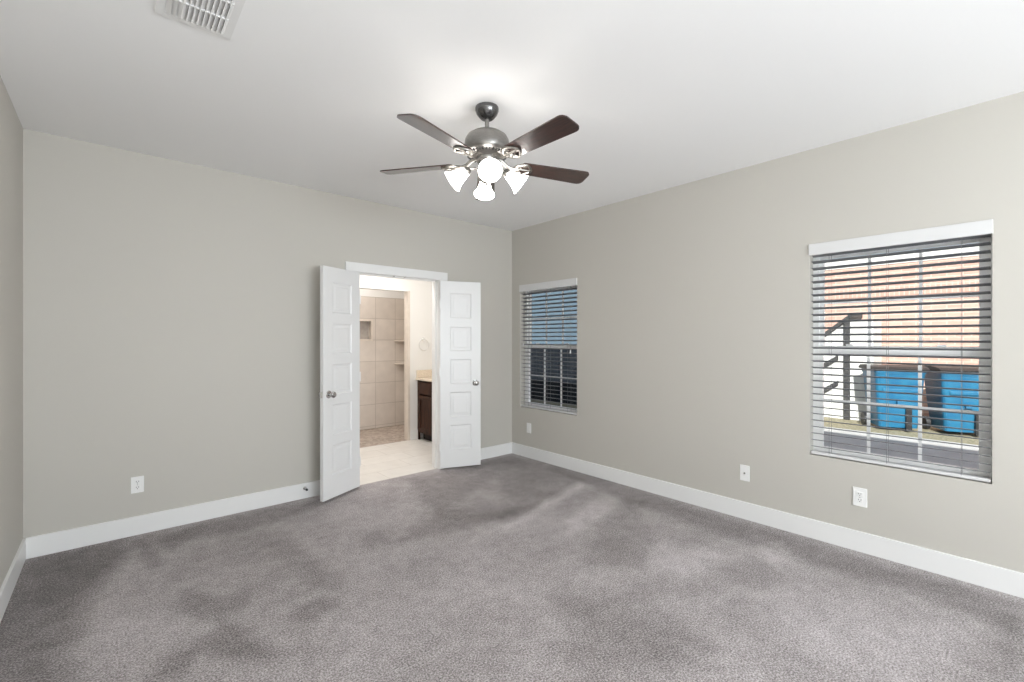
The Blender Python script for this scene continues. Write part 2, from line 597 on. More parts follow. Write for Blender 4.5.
def carpet():
    x0, x1, y0, y1 = XL, XR, YR, YB + 0.02
    nx, ny = 170, 215
    xs = np.linspace(x0, x1, nx + 1)
    ys = np.linspace(y0, y1, ny + 1)
    X, Y = np.meshgrid(xs, ys)
    P = np.stack([X.ravel(), Y.ravel()], 1)
    pile = np.full(len(P), 0.5)
    rng = np.random.default_rng(4)
    # a little waviness so that no outline runs ruler-straight
    ph = rng.uniform(0, 6.28, (6, 2))
    wob = sum(np.stack([np.sin(P @ np.array([3.1 * k + 2, 4.3 * k]) + ph[k, 0]), np.cos(P @ np.array([-4.7 * k, 3.3 * k + 3]) + ph[k, 1])], 1) * 0.022 / (k + 1) for k in range(6))
    Q = P + wob
    for delta, soft, poly in SWEEPS:
        pts = np.array([floor_pt(*p) for p in poly])
        inside = np.zeros(len(Q), bool)
        dist = np.full(len(Q), 1e9)
        for a, b in zip(pts, np.roll(pts, -1, 0)):
            ab = b - a
            t = np.clip(((Q - a) @ ab) / (ab @ ab), 0, 1)
            dist = np.minimum(dist, np.linalg.norm(Q - (a + t[:, None] * ab), axis=1))
            c = ((a[1] > Q[:, 1]) != (b[1] > Q[:, 1]))
            xi = (b[0] - a[0]) * (Q[:, 1] - a[1]) / (b[1] - a[1] + 1e-12) + a[0]
            inside ^= c & (Q[:, 0] < xi)
        sd = np.where(inside, dist, -dist)
        pile += 1.5 * delta * np.clip(sd / (soft * 0.7) * 0.5 + 0.5, 0, 1)
    me = bpy.data.meshes.new('floor')
    faces = [(j * (nx + 1) + i, j * (nx + 1) + i + 1, (j + 1) * (nx + 1) + i + 1, (j + 1) * (nx + 1) + i) for j in range(ny) for i in range(nx)]
    verts = [(p[0], p[1], 0.0) for p in P]
    n = len(verts)
    # thickness below the pile
    verts += [(x0, y0, -0.12), (x1, y0, -0.12), (x1, y1, -0.12), (x0, y1, -0.12)]
    faces.append((n, n + 3, n + 2, n + 1))
    me.from_pydata(verts, [], faces)
    at = me.attributes.new('pile', 'FLOAT', 'POINT')
    at.data.foreach_set('value', np.concatenate([pile, [0.5] * 4]).astype(np.float32))
    me.materials.append(M_carpet)
    o = bpy.data.objects.new('floor', me)
    COL.objects.link(o)
    o['kind'] = 'structure'


carpet()


def baseboard(name, segs):
    """segs: list of (x0, x1, y0, y1, which side carries the eased top edge)"""
    bm = BM()
    for x0, x1, y0, y1 in segs:
        bx(bm, x0, x1, y0, y1, 0, 0.134, bevel=0.0035, seg=2)
    return obj(name, bm, M_trim, kind='structure')


BT = 0.014
baseboard('baseboard_back', [(XL, DX0 - 0.105, YB - BT, YB + 0.003), (DX1 + 0.105, XR, YB - BT, YB + 0.003)])
baseboard('baseboard_right', [(XR - BT, XR + 0.003, YR, YB)])
baseboard('baseboard_left', [(XL - 0.003, XL + BT, YR, YB)])
baseboard('baseboard_rear', [(XL, XR, YR - 0.003, YR + BT)])

# door casing and jamb
bm = BM()
CP = 0.018
bx(bm, DX0 - 0.105, DX0 - 0.004, YB - CP, YB + 0.002, 0, DZ + 0.003, bevel=0.002)
bx(bm, DX1 + 0.004, DX1 + 0.105, YB - CP, YB + 0.002, 0, DZ + 0.003, bevel=0.002)
bx(bm, DX0 - 0.106, DX1 + 0.106, YB - CP - 0.003, YB + 0.002, DZ + 0.003, DZ + 0.088, bevel=0.002)
bx(bm, DX0 - 0.02, DX0, YB - 0.012, YB + BWT + 0.005, 0, DZ + 0.02)
bx(bm, DX1, DX1 + 0.02, YB - 0.012, YB + BWT + 0.005, 0, DZ + 0.02)
bx(bm, DX0 - 0.02, DX1 + 0.02, YB - 0.012, YB + BWT + 0.005, DZ, DZ + 0.02)
bx(bm, DX0, DX0 + 0.011, YB + 0.04, YB + 0.075, 0, DZ)
bx(bm, DX1 - 0.011, DX1, YB + 0.04, YB + 0.075, 0, DZ)
bx(bm, DX0, DX1, YB + 0.04, YB + 0.075, DZ - 0.011, DZ)
bx(bm, DX0 - 0.09, DX0 - 0.004, YB + BWT - 0.002, YB + BWT + 0.016, 0, DZ + 0.08)
bx(bm, DX1 + 0.004, DX1 + 0.09, YB + BWT - 0.002, YB + BWT + 0.016, 0, DZ + 0.08)
trim1 = obj('trim_1', bm, M_trim, kind='structure')
for cx in (2.13, 2.25):
    bm = BM()
    cyl(bm, (cx, YB + 0.012, DZ + 0.002), (cx, YB + 0.012, DZ - 0.006), 0.012, 0.010)
    obj('ball_catch', bm, M_chrome, trim1, smooth=True)

# ------------------------------------------------------------------ door leaves
DW, DT, DB, DTOP = 0.45, 0.035, 0.018, 2.03
PANELS = [(0.21, 0.475), (0.565, 0.83), (0.92, 1.185), (1.275, 1.54), (1.63, 1.90)]


def door_leaf(name, loc, ang, side):
    """hinge line at the origin, leaf along +x; side = +1 when the leaf fills y in [0, DT]"""
    xs = [0, 0.105, DW - 0.105, DW]
    zs = [DB] + [v for p in PANELS for v in p] + [DTOP]
    y_a, y_b = (0, DT) if side > 0 else (-DT, 0)
    bm = BM()
    cache = {}

    def V(x, y, z):
        k = (round(x, 5), round(y, 5), round(z, 5))
        if k not in cache:
            cache[k] = bm.verts.new(k)
        return cache[k]
    for yy, inn in ((y_a, 1), (y_b, -1)):
        for i in range(3):
            for j in range(len(zs) - 1):
                a, b, c, d = xs[i], xs[i + 1], zs[j], zs[j + 1]
                if i == 1 and j % 2 == 1:
                    # recessed flat panel with a sloped moulding, raised field within
                    rings = [(0.0, 0.0), (0.008, 0.007), (0.012, 0.009), (0.034, 0.009), (0.044, 0.006)]
                    prev = None
                    for ins, dep in rings:
                        y = yy + inn * dep
                        q = [V(a + ins, y, c + ins), V(b - ins, y, c + ins), V(b - ins, y, d - ins), V(a + ins, y, d - ins)]
                        if prev:
                            for k in range(4):
                                bm.faces.new((prev[k], prev[(k + 1) % 4], q[(k + 1) % 4], q[k]))
                        prev = q
                    bm.faces.new(prev)
                else:
                    bm.faces.new((V(a, yy, c), V(b, yy, c), V(b, yy, d), V(a, yy, d)))
    for i in range(3):
        for z in (DB, DTOP):
            bm.faces.new((V(xs[i], y_a, z), V(xs[i + 1], y_a, z), V(xs[i + 1], y_b, z), V(xs[i], y_b, z)))
    for j in range(len(zs) - 1):
        for x in (0, DW):
            bm.faces.new((V(x, y_a, zs[j]), V(x, y_b, zs[j]), V(x, y_b, zs[j + 1]), V(x, y_a, zs[j + 1])))
    o = obj(name, bm, M_door, kind='structure')
    o.location = loc
    o.rotation_euler = (0, 0, ang)
    # knobs on both faces
    for yy, s in ((y_a, -1), (y_b, 1)):
        bm = BM()
        m = Matrix.Translation((DW - 0.062, yy, 0.925)) @ Matrix.Rotation(R(-90) * s, 4, 'X')
        lathe(bm, [(0, 0), (0.033, 0), (0.033, 0.004), (0.028, 0.009), (0.013, 0.011), (0.0115, 0.03), (0.017, 0.036), (0.0265, 0.044), (0.0285, 0.053), (0.0255, 0.062), (0.016, 0.068), (0, 0.069)], 24, m)
        k = obj('door_knob', bm, M_chrome, o, smooth=True)
        k['label'] = 'round satin chrome knob'
    bm = BM()
    bx(bm, DW - 0.0005, DW + 0.0012, (y_a + y_b) / 2 - 0.012, (y_a + y_b) / 2 + 0.012, 0.90, 0.955)
    cyl(bm, (DW, (y_a + y_b) / 2, 0.925), (DW + 0.002, (y_a + y_b) / 2, 0.925), 0.006, 0.005, 12)
    obj('latch_plate', bm, M_bright, o)
    return o


LA, RA = R(206.5), R(-20.5)
dl = door_leaf('door_1', (1.747, 4.168, 0), LA, -1)
dr = door_leaf('door_2', (2.634, 4.168, 0), RA, 1)
for d, s in ((dl, 1), (dr, -1)):
    for z in (0.25, 1.05, 1.78):
        bm = BM()
        cyl(bm, (-0.006, 0, z - 0.045), (-0.006, 0, z + 0.045), 0.0065, seg=12)
        bx(bm, -0.006, 0.0005, -0.002 if s > 0 else -0.0, 0.0 if s > 0 else 0.002, z - 0.044, z + 0.044)
        obj('hinge', bm, M_trim, d, smooth=True)
dl['label'] = 'white five-panel double door leaf on the left of the doorway, swung open toward the left'
dr['label'] = 'white five-panel double door leaf on the right of the doorway, beside the room corner'

# ------------------------------------------------------------------ windows in the right wall
FX0, FX1 = XR + 0.085, XR + 0.145            # frame depth in x


def window(name, w):
    y0, y1, z0, z1 = w
    mid = (z0 + z1) / 2 - 0.005
    bm = BM()
    f, ft, fb = 0.034, 0.062, 0.024
    bx(bm, FX0, FX1, y0, y0 + f, z0 + fb, z1 - ft)
    bx(bm, FX0, FX1, y1 - f, y1, z0 + fb, z1 - ft)
    bx(bm, FX0, FX1, y0, y1, z1 - ft, z1)
    bx(bm, FX0, FX1, y0, y1, z0, z0 + fb)
    o = obj(name, bm, M_vinyl, kind='structure')
    for nm, a, b, xa, xb in (('upper_sash', mid - 0.025, z1 - ft, FX0 + 0.032, FX1 - 0.004), ('lower_sash', z0 + fb, mid + 0.033, FX0 + 0.002, FX0 + 0.030)):
        bm = BM()
        s = 0.024
        ya, yb = y0 + f, y1 - f
        bt = 0.05 if nm == 'upper_sash' else 0.03
        tt = 0.034 if nm == 'upper_sash' else 0.055
        bx(bm, xa, xb, ya, ya + s, a + bt, b - tt)
        bx(bm, xa, xb, yb - s, yb, a + bt, b - tt)
        bx(bm, xa, xb, ya, yb, a, a + bt)
        bx(bm, xa, xb, ya, yb, b - tt, b)
        sash = obj(nm, bm, M_vinyl, o)
        gx = (xa + xb) / 2
        bm = BM()
        ga, gb = a + bt, b - tt
        for k in (1, 2):
            yc = ya + s + (yb - ya - 2 * s) * k / 3
            bx(bm, gx - 0.004, gx + 0.004, yc - 0.009, yc + 0.009, ga, gb)
        zc = (ga + gb) / 2
        bx(bm, gx - 0.0045, gx + 0.0035, ya + s, yb - s, zc - 0.009, zc + 0.009)
        obj('glazing_bars', bm, M_vinyl, sash)
        bm = BM()
        bx(bm, gx + 0.005, gx + 0.008, ya + s - 0.003, yb - s + 0.003, ga - 0.003, gb + 0.003)
        obj('glass_pane', bm, M_glass, sash)
        if nm == 'lower_sash':
            for k in (0.22, 0.78):
                bm = BM()
                yc = ya + (yb - ya) * k
                bx(bm, xa - 0.01, xa + 0.012, yc - 0.02, yc + 0.02, b, b + 0.012, bevel=0.003)
                obj('sash_lock', bm, M_vinyl, sash)
    return o


window('window_1', W1)
window('window_2', W2)
window('added_side_window', W4)  # added window out of view, holds the side fill lamp

# unseen rear window behind the camera, added to hold the fill lamp
bm = BM()
y_f0, y_f1 = YR - 0.15, YR - 0.10
for a, b, c, d in ((W3[0], W3[0] + 0.05, W3[2], W3[3]), (W3[1] - 0.05, W3[1], W3[2], W3[3]), (W3[0], W3[1], W3[2], W3[2] + 0.05), (W3[0], W3[1], W3[3] - 0.05, W3[3]), (1.28, 1.32, W3[2] + 0.05, W3[3] - 0.05)):
    bx(bm, a, b, y_f0, y_f1, c, d)
w3 = obj('added_rear_window', bm, M_vinyl, kind='structure')
bm = BM()
bx(bm, W3[0] + 0.05, W3[1] - 0.05, YR - 0.127, YR - 0.123, W3[2] + 0.05, W3[3] - 0.05)
obj('glass_pane', bm, M_glass, w3)

# ------------------------------------------------------------------ blinds
TILT = R(13)                                  # outer edges hang lower


def blind(name, w, label, cords, wand_y, tassels):
    y0, y1, z0, z1 = w
    yc, hw = (y0 + y1) / 2, (y1 - y0) / 2
    # origin: bottom middle of the opening, x = wall face; local +x goes out of the window
    t = thing(name, label, 'window blind', (XR, yc, z0), 0, 'slatted blinds in the right wall')
    hh = z1 - z0
    bm = BM()
    bx(bm, -0.012, 0.002, -hw - 0.003, hw + 0.003, hh - 0.078, hh + 0.003, bevel=0.004)
    obj('valance', bm, M_valance, t)
    bm = BM()
    bx(bm, 0.006, 0.062, -hw + 0.004, hw - 0.004, hh - 0.045, hh - 0.002)
    obj('headrail', bm, M_valance, t)
    bm = BM()
    pitch = 0.0465
    zz = 0.055
    while zz < hh - 0.07:
        m = Matrix.Translation((0.036, 0, zz)) @ Matrix.Rotation(TILT, 4, 'Y')
        # gently crowned slat
        n = 5
        prof = []
        for k in range(n + 1):
            x = -0.025 + 0.05 * k / n
            prof.append((x, 0.0022 * (1 - (x / 0.025) ** 2)))
        top = [[bm.verts.new(m @ Vector((x, y, z + 0.0028))) for x, z in prof] for y in (-hw + 0.008, hw - 0.008)]
        bot = [[bm.verts.new(m @ Vector((x, y, z))) for x, z in prof] for y in (-hw + 0.008, hw - 0.008)]
        for k in range(n):
            bm.faces.new((top[0][k], top[0][k + 1], top[1][k + 1], top[1][k]))
            bm.faces.new((bot[0][k], bot[1][k], bot[1][k + 1], bot[0][k + 1]))
            for e in (0, 1):
                bm.faces.new((top[e][k], bot[e][k], bot[e][k + 1], top[e][k + 1]))
        bm.faces.new((top[0][0], top[1][0], bot[1][0], bot[0][0]))
        bm.faces.new((top[0][n], bot[0][n], bot[1][n], top[1][n]))
        zz += pitch
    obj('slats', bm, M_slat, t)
    bm = BM()
    bx(bm, 0.008, 0.062, -hw + 0.006, hw - 0.006, 0.006, 0.026, bevel=0.005)
    obj('bottom_rail', bm, M_valance, t)
    for cy in cords:
        bm = BM()
        for xx in (0.0085, 0.0635):
            tube(bm, [(xx, cy, 0.02), (xx, cy, hh - 0.04)], 0.0011, 6)
        obj('ladder_cord', bm, M_cord, t)
    if wand_y is not None:
        bm = BM()
        tube(bm, [(0.002, wand_y, hh - 0.075), (-0.004, wand_y, hh - 0.12), (-0.004, wand_y, hh - 0.70)], 0.004, 8)
        obj('tilt_wand', bm, M_valance, t)
    for ty, tz in tassels:
        bm = BM()
        tube(bm, [(-0.002, ty, hh - 0.07), (-0.004, ty, tz + 0.04)], 0.0011, 6)
        pc = obj('pull_cord', bm, M_cord, t)
        bm = BM()
        lathe(bm, [(0, 0.045), (0.004, 0.043), (0.007, 0.02), (0.0095, 0.004), (0.008, 0), (0, 0)], 12, Matrix.Translation((-0.004, ty, tz)))
        obj('tassel', bm, M_valance, pc, smooth=True)
    return t


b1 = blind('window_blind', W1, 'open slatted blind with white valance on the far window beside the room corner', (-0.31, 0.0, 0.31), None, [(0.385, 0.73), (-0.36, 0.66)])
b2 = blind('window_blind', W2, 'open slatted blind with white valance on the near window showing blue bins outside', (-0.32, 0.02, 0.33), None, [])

# ------------------------------------------------------------------ ceiling fan
FANX, FANY = 1.628, 2.076
fan = thing('ceiling_fan', 'five-bladed brushed metal ceiling fan with dark wood blades and four lit shades', 'ceiling fan', (FANX, FANY, H))
bm = BM()
lathe(bm, [(0, 0), (0.066, 0), (0.068, -0.006), (0.067, -0.020), (0.060, -0.038), (0.047, -0.055), (0.036, -0.066), (0.028, -0.070), (0, -0.070)], 40)
obj('canopy', bm, M_pewter, fan, smooth=True)
bm = BM()
lathe(bm, [(0, -0.06), (0.0125, -0.06), (0.0125, -0.135), (0.02, -0.139), (0.022, -0.15), (0, -0.15)], 20)
obj('downrod', bm, M_nickel, fan, smooth=True)
bm = BM()
lathe(bm, [(0, -0.140), (0.03, -0.140), (0.060, -0.144), (0.092, -0.155), (0.116, -0.172), (0.127, -0.194), (0.131, -0.222), (0.130, -0.250), (0.122, -0.268), (0.098, -0.284), (0.085, -0.288), (0.075, -0.294), (0, -0.294)], 48)
motor = obj('motor_housing', bm, M_nickel, fan, smooth=True)
bm = BM()
for k in range(36):                          # ring of cooling slots
    m = Matrix.Rotation(2 * math.pi * k / 36, 4, 'Z')
    bx(bm, 0.1022, 0.1165, -0.0034, 0.0034, -0.2835, -0.2735, m @ Matrix.Translation((0, 0, 0)))
obj('vent_slots', bm, M_slot, motor)
bm = BM()
lathe(bm, [(0, -0.29), (0.062, -0.29), (0.064, -0.304), (0.060, -0.312), (0.048, -0.318), (0.050, -0.335), (0.055, -0.36), (0.055, -0.395), (0.048, -0.415), (0.030, -0.432), (0.014, -0.440), (0.010, -0.452), (0, -0.455)], 40)
obj('light_fitting', bm, M_nickel, fan, smooth=True)

ZB = -0.320                                  # blade plane below the ceiling


def blade_mesh():
    bm = BM()
    out = []
    r0, r1 = 0.205, 0.662
    w0, w1 = 0.054, 0.068
    pts = [(r0, -w0 + 0.016), (r0 + 0.012, -w0)]
    pts += [(r1 - 0.05, -w1)]
    for k in range(7):                       # rounded outer corners
        a = -math.pi / 2 + math.pi / 2 * k / 6
        pts.append((r1 - 0.035 + 0.035 * math.cos(a), -w1 + 0.035 + 0.035 * math.sin(a)))
    for k in range(7):
        a = math.pi / 2 * k / 6
        pts.append((r1 - 0.035 + 0.035 * math.cos(a), w1 - 0.035 + 0.035 * math.sin(a)))
    pts += [(r1 - 0.05, w1), (r0 + 0.012, w0), (r0, w0 - 0.016)]
    m = Matrix.Translation((0, 0, ZB)) @ Matrix.Rotation(R(-12), 4, 'X')
    prism(bm, pts, -0.0035, 0.0035, m)
    bmesh.ops.bevel(bm, geom=[e for e in bm.edges if e.calc_face_angle(0) > R(60)], offset=0.0015, segments=1, affect='EDGES')
    return bm


def iron_mesh():
    """cast bracket: arm from the motor, then a pierced leaf under the blade root"""
    bm = BM()
    m = Matrix.Translation((0, 0, ZB)) @ Matrix.Rotation(R(-12), 4, 'X')
    tube(bm, [(0.062, 0, -0.285), (0.095, 0, -0.298), (0.125, 0, -0.322), (0.15, 0, -0.330), (0.19, 0, ZB - 0.009)], [0.013, 0.011, 0.010, 0.010, 0.011], 10)
    for s in (-1, 1):
        pts = []
        for k in range(9):
            t = k / 8
            x = 0.165 + 0.115 * t
            y = s * (0.048 * math.sin(math.pi * min(1, t * 1.02)) ** 0.8 + 0.004)
            pts.append(m @ Vector((x, y, -0.009)))
        tube(bm, pts, [0.006] + [0.0075] * 7 + [0.006], 8)
        cyl(bm, m @ Vector((0.225, s * 0.036, -0.016)), m @ Vector((0.225, s * 0.036, -0.004)), 0.009, seg=12)
        # scroll
        sp = [m @ Vector((0.205 + 0.018 * math.cos(a) * (1 - a / 9), s * (0.022 + 0.018 * math.sin(a) * (1 - a / 9)), -0.009)) for a in [q * 0.6 for q in range(10)]]
        tube(bm, sp, 0.0045, 6)
    tube(bm, [m @ Vector((0.17, 0, -0.009)), m @ Vector((0.285, 0, -0.009))], [0.009, 0.005], 8)
    cyl(bm, m @ Vector((0.27, 0, -0.016)), m @ Vector((0.27, 0, -0.004)), 0.009, seg=12)
    return bm


blade0 = obj('blade', blade_mesh(), M_blade, fan)
iron0 = obj('blade_bracket', iron_mesh(), M_silver, blade0, smooth=True)
iron0['label'] = 'ornate silver bracket'
A0 = 22.5 - 41.25
blade0.rotation_euler = (0, 0, R(A0))
for k in range(1, 5):
    b = blade0.copy()
    COL.objects.link(b)
    b.parent = fan
    b.rotation_euler = (0, 0, R(A0 + 72 * k))
    i = iron0.copy()
    COL.objects.link(i)
    i.parent = b

DOWN = R(38)


def shade_axis():
    d = Vector((math.cos(DOWN), 0, -math.sin(DOWN)))
    c = Vector((0.158, 0, -0.405))
    return c - d * 0.051, d


neck, sd_ = shade_axis()
smx = Matrix.Translation(neck) @ sd_.to_track_quat('Z', 'Y').to_matrix().to_4x4() @ Matrix.Scale(0.88, 4)
bm = BM()
lathe(bm, [(0.026, 0), (0.030, 0.006), (0.034, 0.022), (0.040, 0.045), (0.047, 0.07), (0.057, 0.095), (0.068, 0.112), (0.073, 0.118), (0.071, 0.119), (0.064, 0.108), (0.052, 0.09), (0.042, 0.066), (0.035, 0.042), (0.028, 0.018), (0.02, 0.012), (0, 0.012)], 40, smx)
sh0 = obj('lamp_shade', bm, M_shade, fan, smooth=True)
sh0['label'] = 'lit white frosted glass bell'
bm = BM()
tube(bm, [(0.045, 0, -0.365), (0.070, 0, -0.355), (0.092, 0, -0.358), tuple(neck - sd_ * 0.012)], 0.0075, 10)
lathe(bm, [(0, -0.024), (0.018, -0.024), (0.026, -0.012), (0.031, 0.0), (0.031, 0.012), (0.027, 0.012), (0.027, 0.004), (0, 0.004)], 24, smx)
ar0 = obj('lamp_arm', bm, M_nickel, sh0, smooth=True)
L0 = -41.25 + 8
sh0.rotation_euler = (0, 0, R(L0))
for k in range(1, 4):
    s = sh0.copy()
    COL.objects.link(s)
    s.parent = fan
    s.rotation_euler = (0, 0, R(L0 + 90 * k))
    a = ar0.copy()
    COL.objects.link(a)
    a.parent = s

# ------------------------------------------------------------------ ceiling vent
vent = thing('ceiling_vent', 'white metal louvred air vent set flush in the ceiling', 'air vent', (0.26, 2.145, H))
VX, VY = 0.133, 0.212                        # half sizes
bm = BM()
f = 0.030
for a, b, c, d in ((-VX, VX, -VY, -VY + f), (-VX, VX, VY - f, VY), (-VX, -VX + f, -VY + f, VY - f), (VX - f, VX, -VY + f, VY - f)):
    bx(bm, a, b, c, d, -0.007, 0.0)
for yb in (VY - f - 0.1175, VY - f - 0.2355):
    bx(bm, -VX + f, VX - f, yb - 0.004, yb + 0.004, -0.013, -0.001)
obj('frame', bm, M_trim, vent)
bm = BM()
nl = 12
for k in range(nl):
    x = -VX + f + 0.010 + (2 * VX - 2 * f - 0.012) * k / (nl - 1)
    tl = R(30) if k < 3 else R(-30)
    m = Matrix.Translation((x, 0, -0.008)) @ Matrix.Rotation(tl, 4, 'Y')
    bx(bm, -0.0105, 0.0105, -VY + f, VY - f, -0.0008, 0.0008, m)
obj('louvres', bm, M_trim, vent)
bm = BM()
bx(bm, -VX + f - 0.002, VX - f + 0.002, -VY + f - 0.002, VY - f + 0.002, -0.0012, -0.0002)
d_ = obj('duct_opening', bm, mat('duct_dark', (0.10, 0.10, 0.10), 0.8), vent)
d_['label'] = 'dark duct behind the louvres'

# ------------------------------------------------------------------ wall plates


def plate(label, kind, loc, rotz, w=0.072, h=0.116):
    """faces local -y"""
    t = thing('outlet_cover' if kind != 'blank' else 'wall_plate', label, 'wall outlet', loc, rotz, 'white plates low on the walls')
    bm = BM()
    bx(bm, -w / 2, w / 2, -0.006, 0.001, -h / 2, h / 2, bevel=0.0025)
    obj('cover_plate', bm, M_plate, t)
    if kind == 'duplex':
        for zc in (-0.02, 0.02):
            bm = BM()
            bx(bm, -0.0165, 0.0165, -0.0075, -0.005, zc - 0.0145, zc + 0.0145, bevel=0.004)
            rc = obj('receptacle', bm, M_plate, t)
            bm = BM()
            for sx in (-0.0065, 0.0065):
                bx(bm, sx - 0.0013, sx + 0.0013, -0.0079, -0.0070, zc - 0.001, zc + 0.008)
            cyl(bm, (0, -0.0079, zc - 0.0075), (0, -0.007, zc - 0.0075), 0.0028, seg=10)
            obj('slots', bm, M_slot, rc)
        bm = BM()
        cyl(bm, (0, -0.0075, 0), (0, -0.005, 0), 0.003, seg=10)
        obj('screw', bm, M_chrome, t)
    elif kind == 'coax':
        bm = BM()
        cyl(bm, (0, -0.006, 0), (0, -0.008, 0), 0.0075, seg=6)
        cyl(bm, (0, -0.008, 0), (0, -0.017, 0), 0.0048, seg=12)
        j = obj('coax_jack', bm, M_chrome, t)
        j['label'] = 'small threaded metal jack'
        for zc in (-0.042, 0.042):
            bm = BM()
            cyl(bm, (0, -0.0072, zc), (0, -0.005, zc), 0.003, seg=10)
            obj('screw', bm, M_plate, t)
    else:
        bm = BM()
        bx(bm, -0.0165, 0.0165, -0.0078, -0.005, -0.033, 0.033, bevel=0.002)
        obj('insert', bm, M_plate, t)
    return t


plate('white duplex outlet low on the back wall left of the open doors', 'duplex', (0.132, YB, 0.358), 0)
plate('white duplex outlet under the large near window, nearest plate on the right wall', 'duplex', (XR, 0.743, 0.359), R(-90), 0.076, 0.122)
plate('white plate with a single round jack, middle plate on the right wall', 'coax', (XR, 1.47, 0.358), R(-90), 0.070, 0.122)
plate('small plain white plate below the corner window', 'blank', (XR, 3.919, 0.353), R(-90))

# ------------------------------------------------------------------ door stop
ds = thing('door_stop', 'small metal door stop with dark tip on the baseboard behind the left door', 'door stop', (1.268, YB - BT, 0.092))
bm = BM()
lathe(bm, [(0, 0), (0.014, 0), (0.014, 0.003), (0.009, 0.007), (0.006, 0.009), (0.006, 0.05), (0, 0.05)], 20, Matrix.Rotation(R(90), 4, 'X'))
obj('post', bm, M_chrome, ds, smooth=True)
bm = BM()
lathe(bm, [(0, 0.048), (0.0095, 0.048), (0.0105, 0.056), (0.009, 0.064), (0, 0.065)], 20, Matrix.Rotation(R(90), 4, 'X'))
tp = obj('rubber_tip', bm, M_slot, ds, smooth=True)
tp['label'] = 'dark rubber tip'

# ------------------------------------------------------------------ bathroom beyond the doorway
SY0, SY1, SX0, SX1 = 5.70, 6.84, 1.70, 3.66   # shower
SOP = (1.75, 3.086, -1, 2.068)                # shower opening
bm = BM()
bx(bm, 1.0, XR, YB + 0.02, SY0 + 0.02, -0.12, -0.002)
obj('floor_bathroom', bm, M_bathfloor, kind='structure')
bm = BM()
bx(bm, SX0 - 0.1, XR, SY0 + 0.02, SY1, -0.12, -0.004)
obj('floor_shower', bm, M_pebble, kind='structure')
obj('wall_bathroom_front', slab_with_holes(1.0, XR, 0, H, SY0, SY0 + 0.1, [SOP], alongX), M_bath, kind='structure')
obj('wall_bathroom_left', slab_with_holes(YB + BWT, SY0 + 0.1, 0, H, 0.9, 1.0, [], alongY), M_bath, kind='structure')
bm = BM()
bx(bm, XR - 0.004, XR - 0.001, YB + BWT, SY0, 0, H)
obj('wall_bathroom_right', bm, M_bath, kind='structure')
bm = BM()
bx(bm, 1.0, DX0 - 0.1, YB + BWT, YB + BWT + 0.004, 0, H)
bx(bm, DX1 + 0.1, XR, YB + BWT, YB + BWT + 0.004, 0, H)
bx(bm, DX0 - 0.1, DX1 + 0.1, YB + BWT, YB + BWT + 0.004, DZ + 0.08, H)
obj('wall_bathroom_rear', bm, M_bath, kind='structure')
NI = (2.60, 3.05, 1.41, 1.69)                 # recessed niche
TTOP = 2.075
obj('wall_shower_back', slab_with_holes(SX0 - 0.1, SX1 + 0.04, 0, TTOP, SY1, SY1 + 0.1, [NI], alongX), M_shower, kind='structure')
bm = BM()
bx(bm, SX0 - 0.1, SX1 + 0.04, SY1 + 0.004, SY1 + 0.1, TTOP, H)
bx(bm, SX1 + 0.004, SX1 + 0.04, SY0 + 0.1, SY1 + 0.1, TTOP, H)
bx(bm, SX0 - 0.1, SX0 - 0.004, SY0 + 0.1, SY1 + 0.1, TTOP, H)
obj('wall_shower_top', bm, M_bath, kind='structure')
bm = BM()
bx(bm, NI[0] - 0.02, NI[1] + 0.02, SY1 + 0.085, SY1 + 0.1, NI[2] - 0.02, NI[3] + 0.02)
obj('trim_2', bm, noisy('niche_tile', (0.36, 0.325, 0.295), (0.44, 0.40, 0.365), 18, rough=0.4), kind='structure')
bm = BM()
for a, b, c, d in ((NI[0] - 0.03, NI[0], NI[2] - 0.03, NI[3] + 0.03), (NI[1], NI[1] + 0.03, NI[2] - 0.03, NI[3] + 0.03), (NI[0], NI[1], NI[3], NI[3] + 0.03), (NI[0], NI[1], NI[2] - 0.03, NI[2])):
    bx(bm, a, b, SY1 - 0.006, SY1 + 0.002, c, d)
M_edge = noisy('tile_edge', (0.64, 0.57, 0.50), (0.70, 0.63, 0.56), 12, rough=0.35)
obj('trim_3', bm, M_edge, kind='structure')
bm = BM()
bx(bm, SX1, SX1 + 0.04, SY0 + 0.1, SY1 + 0.1, 0, TTOP)
obj('wall_shower_right', bm, M_shower_s, kind='structure')
bm = BM()
bx(bm, SX0 - 0.1, SX0, SY0 + 0.1, SY1 + 0.1, 0, TTOP)
obj('wall_shower_left', bm, M_shower_s, kind='structure')
bm = BM()                                     # tiled jamb of the shower opening
bx(bm, SOP[1] - 0.008, SOP[1], SY0 - 0.004, SY0 + 0.104, 0, SOP[3])
bx(bm, SOP[1], SOP[1] + 0.022, SY0 - 0.006, SY0, 0, SOP[3] + 0.01)
obj('trim_4', bm, M_edge, kind='structure')
bm = BM()
bx(bm, SOP[1] + 0.024, 3.232, SY0 - 0.014, SY0 + 0.002, 0, 0.134, bevel=0.003)
obj('baseboard_bathroom', bm, M_trim, kind='structure')

for z, lb in ((1.392, 'upper tiled corner shelf in the shower'), (1.02, 'lower tiled corner shelf in the shower')):
    bm = BM()
    pts = [(0, 0)] + [(-0.215 * math.cos(a), -0.215 * math.sin(a)) for a in [math.pi / 2 * k / 10 for k in range(11)]]
    prism(bm, pts, -0.018, 0.0)
    o = obj('corner_shelf', bm, M_edge, loc=(SX1, SY1, z))
    tag(o, lb, 'shelf', 'shower corner shelves')

